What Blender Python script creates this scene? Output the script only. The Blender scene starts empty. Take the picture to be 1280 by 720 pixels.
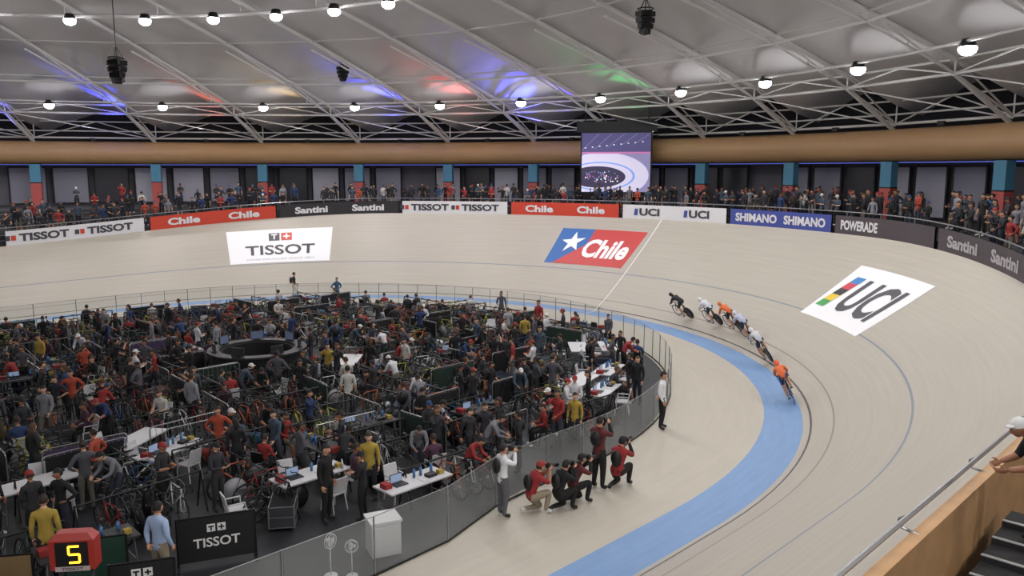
import bpy, bmesh, math, random
from mathutils import Vector, Matrix
from math import sin, cos, pi, radians, sqrt, atan2, hypot, floor
random.seed(7)
scene = bpy.context.scene
COL = scene.collection
scene.view_settings.view_transform = 'Standard'

# ---------------------------------------------------------------- materials
def lin(h):
    h = h.lstrip('#')
    o = []
    for i in (0, 2, 4):
        v = int(h[i:i+2], 16)/255
        o.append(v/12.92 if v <= .04045 else ((v+.055)/1.055)**2.4)
    return tuple(o)
_M = {}
def mat(name, col, rough=.6, metal=0, emit=0, noise=0, nscale=6, uvs=None):
    if name in _M: return _M[name]
    if isinstance(col, str): col = lin(col)
    m = bpy.data.materials.new(name); m.use_nodes = True
    nt = m.node_tree; b = nt.nodes['Principled BSDF']
    b.inputs['Base Color'].default_value = (*col, 1)
    b.inputs['Roughness'].default_value = rough
    b.inputs['Metallic'].default_value = metal
    if emit:
        b.inputs['Emission Color'].default_value = (*col, 1)
        b.inputs['Emission Strength'].default_value = emit
    if noise:
        tc = nt.nodes.new('ShaderNodeTexCoord'); n = nt.nodes.new('ShaderNodeTexNoise')
        mp = nt.nodes.new('ShaderNodeMapping')
        n.inputs['Scale'].default_value = nscale; n.inputs['Detail'].default_value = 4
        r = nt.nodes.new('ShaderNodeValToRGB')
        r.color_ramp.elements[0].position = .3; r.color_ramp.elements[1].position = .7
        r.color_ramp.elements[0].color = (*[c*(1-noise) for c in col], 1)
        r.color_ramp.elements[1].color = (*[min(1, c*(1+noise)) for c in col], 1)
        if uvs:
            nt.links.new(tc.outputs['UV'], mp.inputs['Vector']); mp.inputs['Scale'].default_value = uvs
        else:
            nt.links.new(tc.outputs['Object'], mp.inputs['Vector'])
        nt.links.new(mp.outputs[0], n.inputs['Vector'])
        nt.links.new(n.outputs['Fac'], r.inputs[0]); nt.links.new(r.outputs[0], b.inputs['Base Color'])
    _M[name] = m
    return m

def glass_mat():
    m = bpy.data.materials.new('glass_panel'); m.use_nodes = True
    nt = m.node_tree; nt.nodes.clear()
    o = nt.nodes.new('ShaderNodeOutputMaterial'); mx = nt.nodes.new('ShaderNodeMixShader')
    t = nt.nodes.new('ShaderNodeBsdfTransparent'); t.inputs[0].default_value = (.95, .97, .96, 1)
    g = nt.nodes.new('ShaderNodeBsdfPrincipled'); g.inputs['Base Color'].default_value = (.6, .63, .63, 1)
    g.inputs['Roughness'].default_value = .1
    mx.inputs[0].default_value = .2
    nt.links.new(t.outputs[0], mx.inputs[1]); nt.links.new(g.outputs[0], mx.inputs[2]); nt.links.new(mx.outputs[0], o.inputs[0])
    return m

# ---------------------------------------------------------------- mesh builder
class MB:
    def __init__(s): s.v = []; s.f = []; s.m = []; s.s = []; s.uv = {}
    def add(s, vs, fs, m=0, sm=False, M=None):
        o = len(s.v)
        for p in vs:
            p = Vector(p)
            s.v.append(M @ p if M else p)
        for i, f in enumerate(fs):
            s.f.append([o+k for k in f]); s.m.append(m if isinstance(m, int) else m[i]); s.s.append(sm)
    def tube(s, p1, p2, r1, r2=None, n=6, m=0, M=None):
        p1 = Vector(p1); p2 = Vector(p2)
        if r2 is None: r2 = r1
        d = (p2-p1)
        if d.length < 1e-6: return
        d.normalize(); a = d.orthogonal().normalized(); b = d.cross(a)
        vs = []
        for p, r in ((p1, r1), (p2, r2)):
            for i in range(n):
                t = 2*pi*i/n; vs.append(p + a*cos(t)*r + b*sin(t)*r)
        fs = [[i, (i+1) % n, n+(i+1) % n, n+i] for i in range(n)]
        fs += [list(range(n))[::-1], list(range(n, 2*n))]
        s.add(vs, fs, m, n > 6, M)
    def path(s, pts, r, n=6, m=0, M=None, closed=False):
        k = len(pts)
        for i in range(k if closed else k-1): s.tube(pts[i], pts[(i+1) % k], r, r, n, m, M)
    def box(s, c, sz, m=0, M=None, R=None):
        vs = []
        for z in (-.5, .5):
            for y in (-.5, .5):
                for x in (-.5, .5):
                    p = Vector((x*sz[0], y*sz[1], z*sz[2]))
                    if R: p = R @ p
                    vs.append(p + Vector(c))
        s.add(vs, [[0, 2, 3, 1], [4, 5, 7, 6], [0, 1, 5, 4], [2, 6, 7, 3], [0, 4, 6, 2], [1, 3, 7, 5]], m, False, M)
    def sph(s, c, sc, m=0, nu=10, nv=8, fn=None, M=None, keep=None):
        vs = []; fs = []
        if isinstance(sc, (int, float)): sc = (sc, sc, sc)
        for j in range(nv+1):
            t = pi*j/nv
            for i in range(nu):
                a = 2*pi*i/nu
                p = Vector((sin(t)*cos(a), sin(t)*sin(a), cos(t)))
                if fn: p = fn(p)
                vs.append(Vector((p.x*sc[0], p.y*sc[1], p.z*sc[2])) + Vector(c))
        for j in range(nv):
            for i in range(nu):
                f = [j*nu+i, (j+1)*nu+i, (j+1)*nu+(i+1) % nu, j*nu+(i+1) % nu]
                if keep:
                    q = sum((vs[k] for k in f), Vector())/4 - Vector(c)
                    if not keep(q): continue
                fs.append(f)
        s.add(vs, fs, m, True, M)
    def torus(s, c, R, r, m=0, nu=20, nv=6, ax='x', M=None):
        vs = []; fs = []
        for i in range(nu):
            a = 2*pi*i/nu
            for j in range(nv):
                b = 2*pi*j/nv; rr = R + r*cos(b)
                p = (r*sin(b), rr*cos(a), rr*sin(a)) if ax == 'x' else (rr*cos(a), rr*sin(a), r*sin(b))
                vs.append(Vector(p)+Vector(c))
        for i in range(nu):
            for j in range(nv):
                fs.append([i*nv+j, ((i+1) % nu)*nv+j, ((i+1) % nu)*nv+(j+1) % nv, i*nv+(j+1) % nv])
        s.add(vs, fs, m, True, M)
    def mesh(s, name, mats, uv=None):
        me = bpy.data.meshes.new(name)
        me.from_pydata([tuple(v) for v in s.v], [], s.f)
        for m in mats: me.materials.append(m)
        me.polygons.foreach_set('material_index', s.m)
        me.polygons.foreach_set('use_smooth', s.s)
        if uv:
            l = me.uv_layers.new(name='UVMap')
            for lp in me.loops: l.data[lp.index].uv = uv[lp.vertex_index]
        me.update(); me.validate()
        return me
    def obj(s, name, mats, parent=None, uv=None):
        return inst(s.mesh(name, mats, uv), name, parent)

def inst(me, name, parent=None, M=None):
    o = bpy.data.objects.new(name, me); COL.objects.link(o)
    if parent: o.parent = parent
    if M is not None: o.matrix_basis = M
    return o
def empty(name, loc=(0, 0, 0)):
    o = bpy.data.objects.new(name, None); o.location = loc; o.empty_display_size = .2
    COL.objects.link(o); return o
def TR(x, y, z, rz=0, sc=1): return Matrix.Translation((x, y, z)) @ Matrix.Rotation(rz, 4, 'Z') @ Matrix.Scale(sc, 4)

# ---------------------------------------------------------------- text
def text_geo(txt, size=1, bold=0, shear=0):
    cu = bpy.data.curves.new('t', 'FONT'); cu.body = txt; cu.size = size
    cu.align_x = 'CENTER'; cu.align_y = 'CENTER'; cu.offset = bold; cu.shear = shear
    cu.resolution_u = 3
    ob = bpy.data.objects.new('t', cu); COL.objects.link(ob)
    dg = bpy.context.evaluated_depsgraph_get(); dg.update()
    me = bpy.data.meshes.new_from_object(ob.evaluated_get(dg))
    vs = [v.co.copy() for v in me.vertices]; fs = [list(p.vertices) for p in me.polygons]
    bpy.data.objects.remove(ob); bpy.data.meshes.remove(me)
    if vs:
        x0 = min(v.x for v in vs); x1 = max(v.x for v in vs); y0 = min(v.y for v in vs); y1 = max(v.y for v in vs)
        for v in vs: v.x -= (x0+x1)/2; v.y -= (y0+y1)/2
    return vs, fs, (x1-x0, y1-y0)
def put_text(mb, txt, width, height, fn, m, cx=0, cy=0, bold=.02, shear=0):
    vs, fs, (w, h) = text_geo(txt, 1, bold, shear)
    mb.add([fn(cx+v.x*width/w, cy+v.y*height/h) for v in vs], fs, m)

# ---------------------------------------------------------------- track geometry
# bend centre at the origin, long axis along -X, apex of the visible bend at +X
LB = 27*pi/2; LS = 64.0; H = LS+2*LB
def station(L):
    a = abs(L); sg = 1 if L >= 0 else -1
    if a <= LB: return 0.0, sg*a/27
    if a <= LB+LS: return -(a-LB), sg*pi/2
    return -LS, sg*(pi/2+(a-LB-LS)/27)
def hfac(L):
    a = min(abs(L), H-abs(L))
    t = (50-a)/30 if L >= 0 else (44-a)/29
    t = max(0, min(1, t)); return t*t*(3-2*t)
def Rout(L): return 26.2+.8*hfac(L)
def ztop(L): return 3.4+1.5*hfac(L)
R0 = 19.95
def zbank(L, R):
    if R <= R0: return 0
    t = (R-R0)/(Rout(L)-R0); return ztop(L)*(.88*t+.12*t*t)
def P(L, R, z=0):
    cx, ph = station(L); return Vector((cx+R*cos(ph), R*sin(ph), z))
def bank(L, R, off=0):
    p = P(L, R, zbank(L, R))
    if off:
        cx, ph = station(L); sl = ztop(L)/(Rout(L)-R0); n = Vector((-cos(ph)*sl, -sin(ph)*sl, 1)).normalized()
        p += n*off
    return p
def frange(a, b, st):
    n = max(1, int(round((b-a)/st))); return [a+(b-a)*i/n for i in range(n+1)]
def Rf(L):
    r = 16.1+.6*sin(station(L)[1])
    if L < -42:
        t = max(0, min(1, (-L-44)/4)); r += .85*t*t*(3-2*t)
    return r

wood = mat('track_timber', '#aea79c', .5, noise=.05, nscale=1.0, uvs=(.25, 9, 1))
woodA = mat('apron_timber', '#b5aea2', .5, noise=.04, nscale=1.0, uvs=(.3, 5, 1))
blue = mat('blue_band_paint', '#7395c2', .5, noise=.05, nscale=1.0, uvs=(.5, 6, 1))
black = mat('black_line_paint', '#4a4644', .5)
redl = mat('red_line_paint', '#8b7d76', .5)
bluel = mat('blue_line_paint', '#7b838f', .5)
offs = [(0, 0), (.2, 3), (.26, 0), (.85, 4), (.90, 0), (2.0, 0), (2.85, 5), (2.91, 0), (4.2, 0), (5.4, 0), (6.2, 0)]
mb = MB(); uv = []
Ls = frange(-H, H, 1.0)
rows = []
for L in Ls:
    rr = [Rf(L)-.6, 17.6, 18.75, 19.95] + [R0+o for o, _ in offs[1:]] + [Rout(L)]
    row = []
    for R in rr:
        row.append(len(mb.v)); mb.v.append(bank(L, R)); uv.append((L, R))
    rows.append(row)
mm = [1, 1, 2] + [m for _, m in offs]
for i in range(len(rows)-1):
    for j in range(len(mm)):
        mb.f.append([rows[i][j], rows[i][j+1], rows[i+1][j+1], rows[i+1][j]]); mb.m.append(mm[j]); mb.s.append(True)
mb.obj('velodrome_track', [wood, woodA, blue, black, redl, bluel], uv=uv)

# infield floor
mb = MB()
n = len(Ls)
ring = [P(L, Rf(L)-.1, .004) for L in Ls]
mb.add([Vector((-32, 0, .004))]+ring, [[0, i+1, i+2] for i in range(n-1)], 0)
mb.obj('floor', [mat('infield_floor', '#25262c', .6, noise=.25, nscale=.6)])

# pursuit line
white = mat('white_paint', '#e6e6e6', .5); red = mat('red_paint', '#cf4a3a', .5)
mb = MB()
rs = frange(R0-1.2, Rout(0), 1)
mb.add([bank(-.4+s*.035+(R-R0)*.08, R, .012) for R in rs for s in (-1, 1)],
       [[2*i, 2*i+1, 2*i+3, 2*i+2] for i in range(len(rs)-1)], 0)
mb.obj('finish_line', [white])

# decals on the banking
def decal(name, L0, Rc, W, Hh, build, mats):
    mb = MB()
    def fn(x, y, o=.03): return bank(L0 - x*27/Rc, Rc+y, o)
    def rect(x0, x1, y0, y1, m, o=.015, skew=0):
        nx = max(1, int(abs(x1-x0)/.5)+1); ny = max(1, int(abs(y1-y0)/.6)+1)
        vs = [fn(x0+(x1-x0)*i/nx + skew*(y0+(y1-y0)*j/ny), y0+(y1-y0)*j/ny, o) for j in range(ny+1) for i in range(nx+1)]
        fs = [[j*(nx+1)+i, j*(nx+1)+i+1, (j+1)*(nx+1)+i+1, (j+1)*(nx+1)+i] for j in range(ny) for i in range(nx)]
        mb.add(vs, fs, m)
    build(mb, fn, rect, W, Hh)
    return mb.obj(name, mats)
grey = mat('decal_grey', '#3f3e46', .5); greyl = mat('decal_light_grey', '#a9a7a8', .5)
chred = mat('decal_red', '#c23f3b', .5); chblue = mat('decal_blue', '#2b63a8', .5)
rb = [mat('stripe_%d' % i, c, .5) for i, c in enumerate(('#2f7fc4', '#c8324a', '#1c1c1c', '#e6c22c', '#3d9c4e'))]
dwhite = mat('decal_white', '#f0f0f4', .5)
def tiss(mb, fn, rect, W, h):
    rect(-W/2, W/2, -h/2, h/2, 0)
    put_text(mb, 'TISSOT', 4.6, .85, fn, 1, 0, -.35, .02)
    rect(-.75, -.05, .45, 1.1, 1, .03); rect(.05, .75, .45, 1.1, 2, .03)
    rect(-.6, -.2, .9, 1.0, 0, .045); rect(-.45, -.35, .55, .95, 0, .045)
    rect(.18, .62, .72, .84, 0, .045); rect(.34, .46, .56, 1.0, 0, .045)
    put_text(mb, 'SWISS WATCHES SINCE 1853', 4.6, .14, fn, 3, 0, -1.15, 0)
decal('track_sponsor_decal', radians(60.1)*27, 24.4, 6.8, 2.9, tiss, [dwhite, grey, red, greyl])
def chile(mb, fn, rect, W, h):
    rect(-W/2, -W/2+2.3, -h/2, h/2, 1); rect(-W/2+2.3, W/2, -h/2, h/2, 0)
    vs = [fn(-W/2+.6, -h/2, .022), fn(-W/2+2.4, -h/2, .022), fn(-W/2+2.4, .3, .022)]
    mb.add(vs, [[0, 1, 2]], 0)
    st = []
    for i in range(10):
        r = .85 if i % 2 == 0 else .33; a = pi/2+i*pi/5+.15
        st.append(fn(-W/2+1.25+r*cos(a), .3+r*sin(a), .035))
    mb.add([fn(-W/2+1.25, .3, .035)]+st, [[0, 1+i, 1+(i+1) % 10] for i in range(10)], 2)
    put_text(mb, 'Chile', 3.4, 1.45, fn, 2, .95, -.1, .035)
decal('track_sponsor_decal', radians(8.0)*27, 24.6, 6.0, 2.8, chile, [chred, chblue, dwhite])
def uci(mb, fn, rect, W, h):
    rect(-W/2, W/2, -h/2, h/2, 0)
    for i in range(5): rect(-2.25, -1.6, .85-(i+1)*.34, .85-i*.34, 2+i, .03, .25)
    put_text(mb, 'UCI', 3.2, 1.7, fn, 1, .45, 0, .03, .1)
decal('track_sponsor_decal', radians(-41.8)*27, 24.1, 5.4, 2.85, uci, [dwhite, grey]+rb)

# ---------------------------------------------------------------- sponsor boards
bwhite = mat('board_white', '#dddce0', .5); bred = mat('board_red', '#c9412c', .5); bblack = mat('board_black', '#2b282c', .5)
bblue = mat('board_blue', '#3d4c9a', .5); bgrey = mat('board_grey', '#4a4247', .5); bwood = mat('plywood', '#c0966a', .5, noise=.12, nscale=3)
btxt = mat('board_text_grey', '#b3aeb2', .5)
dark = mat('dark_metal', '#1d1d20', .45, .3); steel = mat('steel_tube', '#9a9a9c', .35, .7)
specs = [(54, 45.8, 1, 'Chile', 0, 2), (45.4, 37.3, 0, 'TISSOT', 6, 2), (36.9, 28.6, 1, 'Chile', 0, 2), (28.3, 19.9, 2, 'Santini', 0, 2),
         (19.6, 11.8, 0, 'TISSOT', 6, 2), (11.5, 3.4, 1, 'Chile', 0, 2), (3.1, -4.6, 0, 'UCI', 6, 2), (-4.9, -12.2, 3, 'SHIMANO', 0, 2),
         (-12.5, -19.6, 4, 'POWERADE', 0, 1), (-19.9, -27.0, 4, 'Santini', 0, 2), (-27.3, -35.0, 4, 'Santini', 0, 2)]
L = 54.3
k = 0
while L < H+20:
    k += 1; L2 = min(L+8, 147)
    specs.append((L2, L, [0, 1, 2][k % 3], ['TISSOT', 'Chile', 'Santini'][k % 3], [6, 0, 0][k % 3], 2))
    L += 8.3
    if L > 140: break
bm_ = [bwhite, bred, bblack, bblue, bgrey, bwood, grey, dark, btxt]
mb = MB()
for (La, Lb, m, txt, tm, nt_) in specs:
    st = frange(Lb, La, .9)
    vs = []
    for l in st:
        r = Rout(l); z = ztop(l)
        vs += [P(l, r, z-.05), P(l, r, z+.88), P(l, r+.1, z+.88), P(l, r+.1, z-.3)]
    fs = []; ms = []
    for i in range(len(st)-1):
        a = i*4; b = a+4
        fs += [[a, b, b+1, a+1], [a+1, b+1, b+2, a+2], [a+2, b+2, b+3, a+3]]; ms += [m, 7, 7]
    mb.add(vs, fs, ms)
    def fn(x, y, La=La, Lb=Lb):
        l = (La+Lb)/2-x; return P(l, Rout(l)-.02, ztop(l)+.42+y)
    W = La-Lb
    tmat = 8 if Lb < -19.8 else {0: 6, 1: 0, 2: 0, 3: 0, 4: 0}[m]
    wd = {'TISSOT': 2.8, 'Chile': 2.1, 'Santini': 2.3, 'UCI': 1.5, 'SHIMANO': 3.0, 'POWERADE': 2.6}[txt]
    for q in range(nt_):
        cx = (q-(nt_-1)/2)*W*.48 if nt_ == 2 else -W*.26
        put_text(mb, txt, wd, .48, fn, tmat, cx, .02, .04)
        if txt == 'TISSOT':
            for dx, mm_ in ((-wd/2-.62, 6), (-wd/2-.3, 1)):
                mb.add([fn(cx+dx-.13, -.13), fn(cx+dx+.13, -.13), fn(cx+dx+.13, .17), fn(cx+dx-.13, .17)], [[0, 1, 2, 3]], mm_)
        if txt == 'UCI':
            mb.add([fn(cx-1.15, -.2), fn(cx-.9, -.2), fn(cx-.85, .22), fn(cx-1.1, .22)], [[0, 1, 2, 3]], 3)
# plywood wall on the near side
st = frange(-H, -35.2, .9); vs = []
for l in st:
    r = Rout(l); z = ztop(l)
    vs += [P(l, r+.0, z-.05), P(l, r+.0, z+.9), P(l, r+.14, z+.9), P(l, r+.14, z-.9)]
fs = []
for i in range(len(st)-1):
    a = i*4; b = a+4; fs += [[a, b, b+1, a+1], [a+1, b+1, b+2, a+2], [a+2, b+2, b+3, a+3]]
mb.add(vs, fs, 5)
mb.obj('trackside_sponsor_boards', bm_)

# handrail on boards
mb = MB()
st = frange(-H+1, H-1, 1.2)
mb.path([P(l, Rout(l)-.02 if l < -30 else Rout(l)+.05, ztop(l)+1.08) for l in st], .03, 6, 0)
for i, l in enumerate(st):
    if i % 2: continue
    r = Rout(l); z = ztop(l)
    if l < -30:
        mb.path([P(l, r+.1, z+.88), P(l, r-.1, z+.92), P(l, r-.13, z+1.0), P(l, r-.02, z+1.08)], .018, 6, 0)
    else: mb.tube(P(l, r+.05, z+.86), P(l, r+.05, z+1.08), .02, .02, 6, 0)
mb.obj('safety_handrail', [steel])

# ---------------------------------------------------------------- building ellipse
EA, EB, ECX = 64.0, 46.0, -32.0
def E(th, s, z=0): return Vector((ECX+EA*s*cos(th), EB*s*sin(th), z))
def wall_dist(L, s=1.04):
    cx, ph = station(L); r = Rout(L)+.1
    px, py = cx+r*cos(ph)-ECX, r*sin(ph); dx, dy = cos(ph), sin(ph)
    A, B = EA*s, EB*s
    a = (dx/A)**2+(dy/B)**2; b = 2*(px*dx/A**2+py*dy/B**2); c = (px/A)**2+(py/B)**2-1
    return (-b+sqrt(b*b-4*a*c))/(2*a)
CAPZ = 5.35
def stand_z(L, d):
    zt = ztop(L)+.28
    if L < -38: zt -= .5*min(1, (-38-L)/3)
    return min(max(CAPZ, zt), zt+.26*floor(max(0, d)/.9))
mb = MB(); rows = []
Ls2 = frange(-H, H, 1.5); K = 9
for L in Ls2:
    r = Rout(L)+.16; row = []
    row.append(P(L, r, stand_z(L, 0)-.8)); row.append(P(L, r, stand_z(L, 0)))
    for k in range(1, K):
        d = k*.9
        dm = min(d, wall_dist(L)*.9*k/K)
        row.append(P(L, r+dm, stand_z(L, d-.1))); row.append(P(L, r+dm, stand_z(L, d+.1)))
    row.append(P(L, r+wall_dist(L)-.15, stand_z(L, 20)))
    rows.append(row)
c = len(rows[0])
mb.add([p for r in rows for p in r], [[i*c+j, i*c+j+1, (i+1)*c+j+1, (i+1)*c+j] for i in range(len(rows)-1) for j in range(c-1)],
       [(1 if j % 2 == 0 and j > 1 else 0) for i in range(len(rows)-1) for j in range(c-1)])
mb.obj('spectator_stand', [mat('stand_concrete', '#2f2e33', .8, noise=.15, nscale=1), mat('stand_riser', '#403f44', .8)])
# stairs beside the near wall
mb = MB()
for k in range(9):
    l = -50.2+k*.42; p = P(l, Rout(l)+.82, stand_z(l, 0)+.03+k*.035)
    mb.box(p, (.42, 1.0, .06+k*.07), 0); mb.box(p+Vector((-.18, 0, .034+k*.035)), (.05, 1.0, .012), 1)
mb.obj('stairs', [mat('stair_tread', '#1f1f22', .8), mat('stair_nosing', '#9a9a98', .7)])

# perimeter wall
NB = 44; TH0 = radians(24.9); DT = 2*pi/NB
ths = [TH0+DT*i/2 for i in range(NB*2)]
mb = MB(); N = len(ths)
lv = [(2.0, 0), (8.9, 0), (9.6, 1), (12.6, 1)]
mb.add([E(t, 1.04, z) for z, _ in lv for t in ths],
       [[j*N+i, j*N+(i+1) % N, (j+1)*N+(i+1) % N, (j+1)*N+i] for j in range(3) for i in range(N)],
       [(0, 1, 1)[j] for j in range(3) for i in range(N)])
mb.obj('wall_perimeter', [mat('wall_grey', '#66656e', .8, noise=.1, nscale=.5), mat('wall_dark', '#25252b', .9)])
# window panels
mb = MB()
for i in range(NB*3):
    t = TH0+DT*(i/3); a = E(t+DT*.02, 1.03); b = E(t+DT*.30, 1.03)
    z0, z1 = 5.5, 8.2
    if i % 3 == 1 and (i//3) % 4 == 0: continue
    mb.add([a+Vector((0, 0, z0)), b+Vector((0, 0, z0)), b+Vector((0, 0, z1)), a+Vector((0, 0, z1))], [[0, 1, 2, 3]], (i*7//3) % 3)
    for q in (a, b): mb.tube(q+Vector((0, 0, z0)), q+Vector((0, 0, z1)), .06, .06, 4, 3)
    mb.tube(a+Vector((0, 0, z1)), b+Vector((0, 0, z1)), .08, .08, 4, 3)
mb.obj('window_1', [mat('booth_a', '#a5a4b2', .5), mat('booth_b', '#868594', .5), mat('booth_c', '#34343c', .3), mat('booth_frame', '#1b1b1f', .6)])
# coloured columns (under the duct)
mb = MB()
for i in range(NB):
    t = TH0+DT*i; c0 = E(t, .985); R = Matrix.Rotation(atan2(c0.y*EA*EA, (c0.x-ECX)*EB*EB), 3, 'Z')
    c0 = E(t, .995)
    mb.box((c0.x, c0.y, 6.2), (.5, .7, 1.75), 0, None, R); mb.box((c0.x, c0.y, 7.75), (.5, .7, 1.36), 1, None, R)
    mb.box((c0.x, c0.y, 7.07), (.54, .74, .06), 2, None, R)
mb.obj('painted_columns', [mat('column_red', '#b0524d', .6), mat('column_blue', '#4d86a3', .6), dark])
# ring beam
mb = MB(); n = 12; N2 = NB*3
vs = []
for i in range(N2):
    t = 2*pi*i/N2
    for j in range(n):
        b = 2*pi*j/n; c0 = E(t, 1.0); nr = Vector(((c0.x-ECX)/EA**2, c0.y/EB**2, 0)).normalized()
        vs.append(c0-nr*.1+nr*.85*cos(b)+Vector((0, 0, 9.28+.85*sin(b))))
mb.add(vs, [[i*n+j, ((i+1) % N2)*n+j, ((i+1) % N2)*n+(j+1) % n, i*n+(j+1) % n] for i in range(N2) for j in range(n)], 0, True)
mb.obj('ring_duct', [mat('ring_duct_tan', '#b8936a', .5, noise=.06, nscale=.4)])
mb = MB()
for i in range(N2):
    a = E(2*pi*i/N2, 1.02, 8.4); b = E(2*pi*(i+1)/N2, 1.02, 8.4)
    mb.tube(a, b, .03, .03, 4, 0)
mb.obj('led_strip', [mat('led_blue', (.12, .16, .7), .5, emit=.8)])

# ---------------------------------------------------------------- roof
def zf(s): return 12.4+9.5*(1-s**1.7)
mb = MB(); ss = [1.045, 1.0, .95, .9, .84, .78, .7, .62, .52, .42, .3, .18, .06, .001]
SUB = 8; N3 = NB*SUB
vs = []
for s in ss:
    for i in range(N3):
        t = TH0+DT*i/SUB; ph = (i % SUB)/SUB
        pl = 1-abs(2*ph-1)         # 0 at rib, 1 mid-bay
        vs.append(E(t, s, zf(min(s, 1.03))+.1-1.15*min(1, s*s)*(1-pl)**1.4*min(1, s*1.2)+(.5 if s > .99 else 0)*pl))
mb.add(vs, [[j*N3+i, j*N3+(i+1) % N3, (j+1)*N3+(i+1) % N3, (j+1)*N3+i] for j in range(len(ss)-1) for i in range(N3)], 0, True)
mb.obj('ceiling', [mat('roof_membrane', '#c7c5c4', .8, noise=.05, nscale=.3)])

mb = MB(); rsn = [1.0, .93, .84, .74, .65, .54, .42, .28, .12]
def lowz(s): return 10.4 if s > .99 else zf(s)-1.15-(.35 if s > .9 else 0)
def upz(s): return 11.6 if s > .99 else zf(s)-.75*(s*s)-.25
for i in range(NB):
    t = TH0+DT*i; t2 = t+DT
    for k in range(len(rsn)-1):
        a, b = rsn[k], rsn[k+1]
        mb.tube(E(t, a, upz(a)), E(t, b, upz(b)), .12, .12, 6, 0)
        if a > .8:
            mb.tube(E(t, a, lowz(a)), E(t, b, lowz(b)), .06, .06, 5, 0)
            mb.tube(E(t, a, lowz(a)), E(t, b, upz(b)), .045, .045, 5, 0)
    for k, s in enumerate(rsn):
        if s > .8 or s in (.65, .42):
            mb.tube(E(t, s, lowz(s)), E(t2, s, lowz(s)), .07 if k != 4 else .10, None, 6, 0)
        if s > .6:
            mb.tube(E(t, s, upz(s)), E(t, s, lowz(s)), .04, .04, 5, 0) if s != .74 else None
            mb.tube(E(t, s, upz(s)), E(t2, s, upz(s)), .05, .05, 5, 0) if s != .65 else None
    for s in (1.0, .93):
        tm = t+DT/2
        mb.tube(E(t, s, lowz(s)), E(tm, s, upz(s)), .045, .045, 4, 0); mb.tube(E(tm, s, upz(s)), E(t2, s, lowz(s)), .045, .045, 4, 0)
    mb.tube(E(t, 1.0, 10.3), E(t2, .93, lowz(.93)), .045, .045, 4, 0)
    mb.tube(E(t, 1.0, 10.0), E(t, .93, lowz(.93)), .12, .12, 6, 0)
    mb.tube(E(t, .88, 12.6), E(t2, .88, 12.6), .06, .06, 6, 0); mb.tube(E(t, .88, 12.6), E(t, .88, lowz(.88)), .04, .04, 5, 0)
    mb.tube(E(t, 1.0, 10.9), E(t2, 1.0, 10.9), .05, .05, 5, 0)
mb.obj('roof_truss', [mat('truss_white', '#d2d1cf', .5)])

# lamps
lampm = mat('lamp_lens', (1, .97, 1), .5, emit=30)
mb = MB()
def area(name, e, size):
    l = bpy.data.lights.new(name, 'AREA'); l.shape = 'DISK'; l.size = size; l.energy = e; l.color = (1, .98, .955); return l
LA = area('high_bay_light', 240, .9); LBt = area('high_bay_light_inner', 205, .7)
par = empty('high_bay_lamps')
lamps = [(TH0+DT*(i-.53), .88, 12.33, LA) for i in range(NB)]+[(TH0+2*pi/54*(i+.3), .64, zf(.64)-1.6, LBt) for i in range(54)]
for t, s, z, LD in lamps:
    p = E(t, s, z)
    mb.tube(p+Vector((0, 0, .08)), p+Vector((0, 0, .36)), .32, .2, 10, 0)
    mb.sph(p, (.32, .32, .24), 1, 10, 6)
    o = bpy.data.objects.new('lamp', LD); COL.objects.link(o); o.parent = par
    o.location = p+Vector((0, 0, -.3))
    inw = (Vector((ECX, 0, 0))-p); inw.z = 0; inw.normalize()
    d = (Vector((0, 0, -1))+inw*(.5 if s > .8 else 0)).normalized()
    o.rotation_euler = d.to_track_quat('-Z', 'Y').to_euler()
o = mb.obj('lamp_housings', [dark, lampm]); o.parent = par
# added fill spots above the ring duct, put in to brighten the membrane
SPU = bpy.data.lights.new('membrane_fill_spot', 'SPOT'); SPU.energy = 1350; SPU.spot_size = radians(50); SPU.spot_blend = 1; SPU.shadow_soft_size = .15; SPU.color = (.97, .96, 1)
mb = MB()
for i in range(NB):
    t = TH0+DT*(i+.5); p = E(t, .985, 10.45)
    o = bpy.data.objects.new('fill_spot', SPU); COL.objects.link(o); o.parent = par; o.location = p
    inw = (Vector((ECX, 0, 0))-p); inw.z = 0; inw.normalize()
    o.rotation_euler = (inw+Vector((0, 0, .47))).normalized().to_track_quat('-Z', 'Y').to_euler()
    mb.box(p+Vector((0, 0, -.2))-inw*.1, (.3, .3, .2), 0)  # invented housing for the added fill spot
o = mb.obj('fill_spot_housings', [dark]); o.parent = par
for i, (deg, colr, e) in enumerate([(50.5, (.06, .08, 1), 5200), (43, (1, .12, .06), 1100), (36.5, (1, .6, .15), 700), (27.5, (.06, .08, 1), 5200), (20.5, (1, .05, .04), 1900),
                                    (14.5, (.08, .1, 1), 5200), (10.5, (.15, .1, 1), 1800), (3.5, (.08, .9, .2), 1300), (58, (.15, .15, 1), 1200)]):
    sp = bpy.data.lights.new('wash_light', 'SPOT'); sp.energy = e*1.2; sp.color = colr; sp.spot_size = radians(42); sp.spot_blend = 1; sp.shadow_soft_size = .1
    o = bpy.data.objects.new('roof_wash_light', sp); COL.objects.link(o)
    o.location = E(radians(deg), .965, 10.5); tgt = E(radians(deg), .9, 13.9)
    o.rotation_euler = (tgt-o.location).to_track_quat('-Z', 'Y').to_euler()
    o.parent = par

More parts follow.
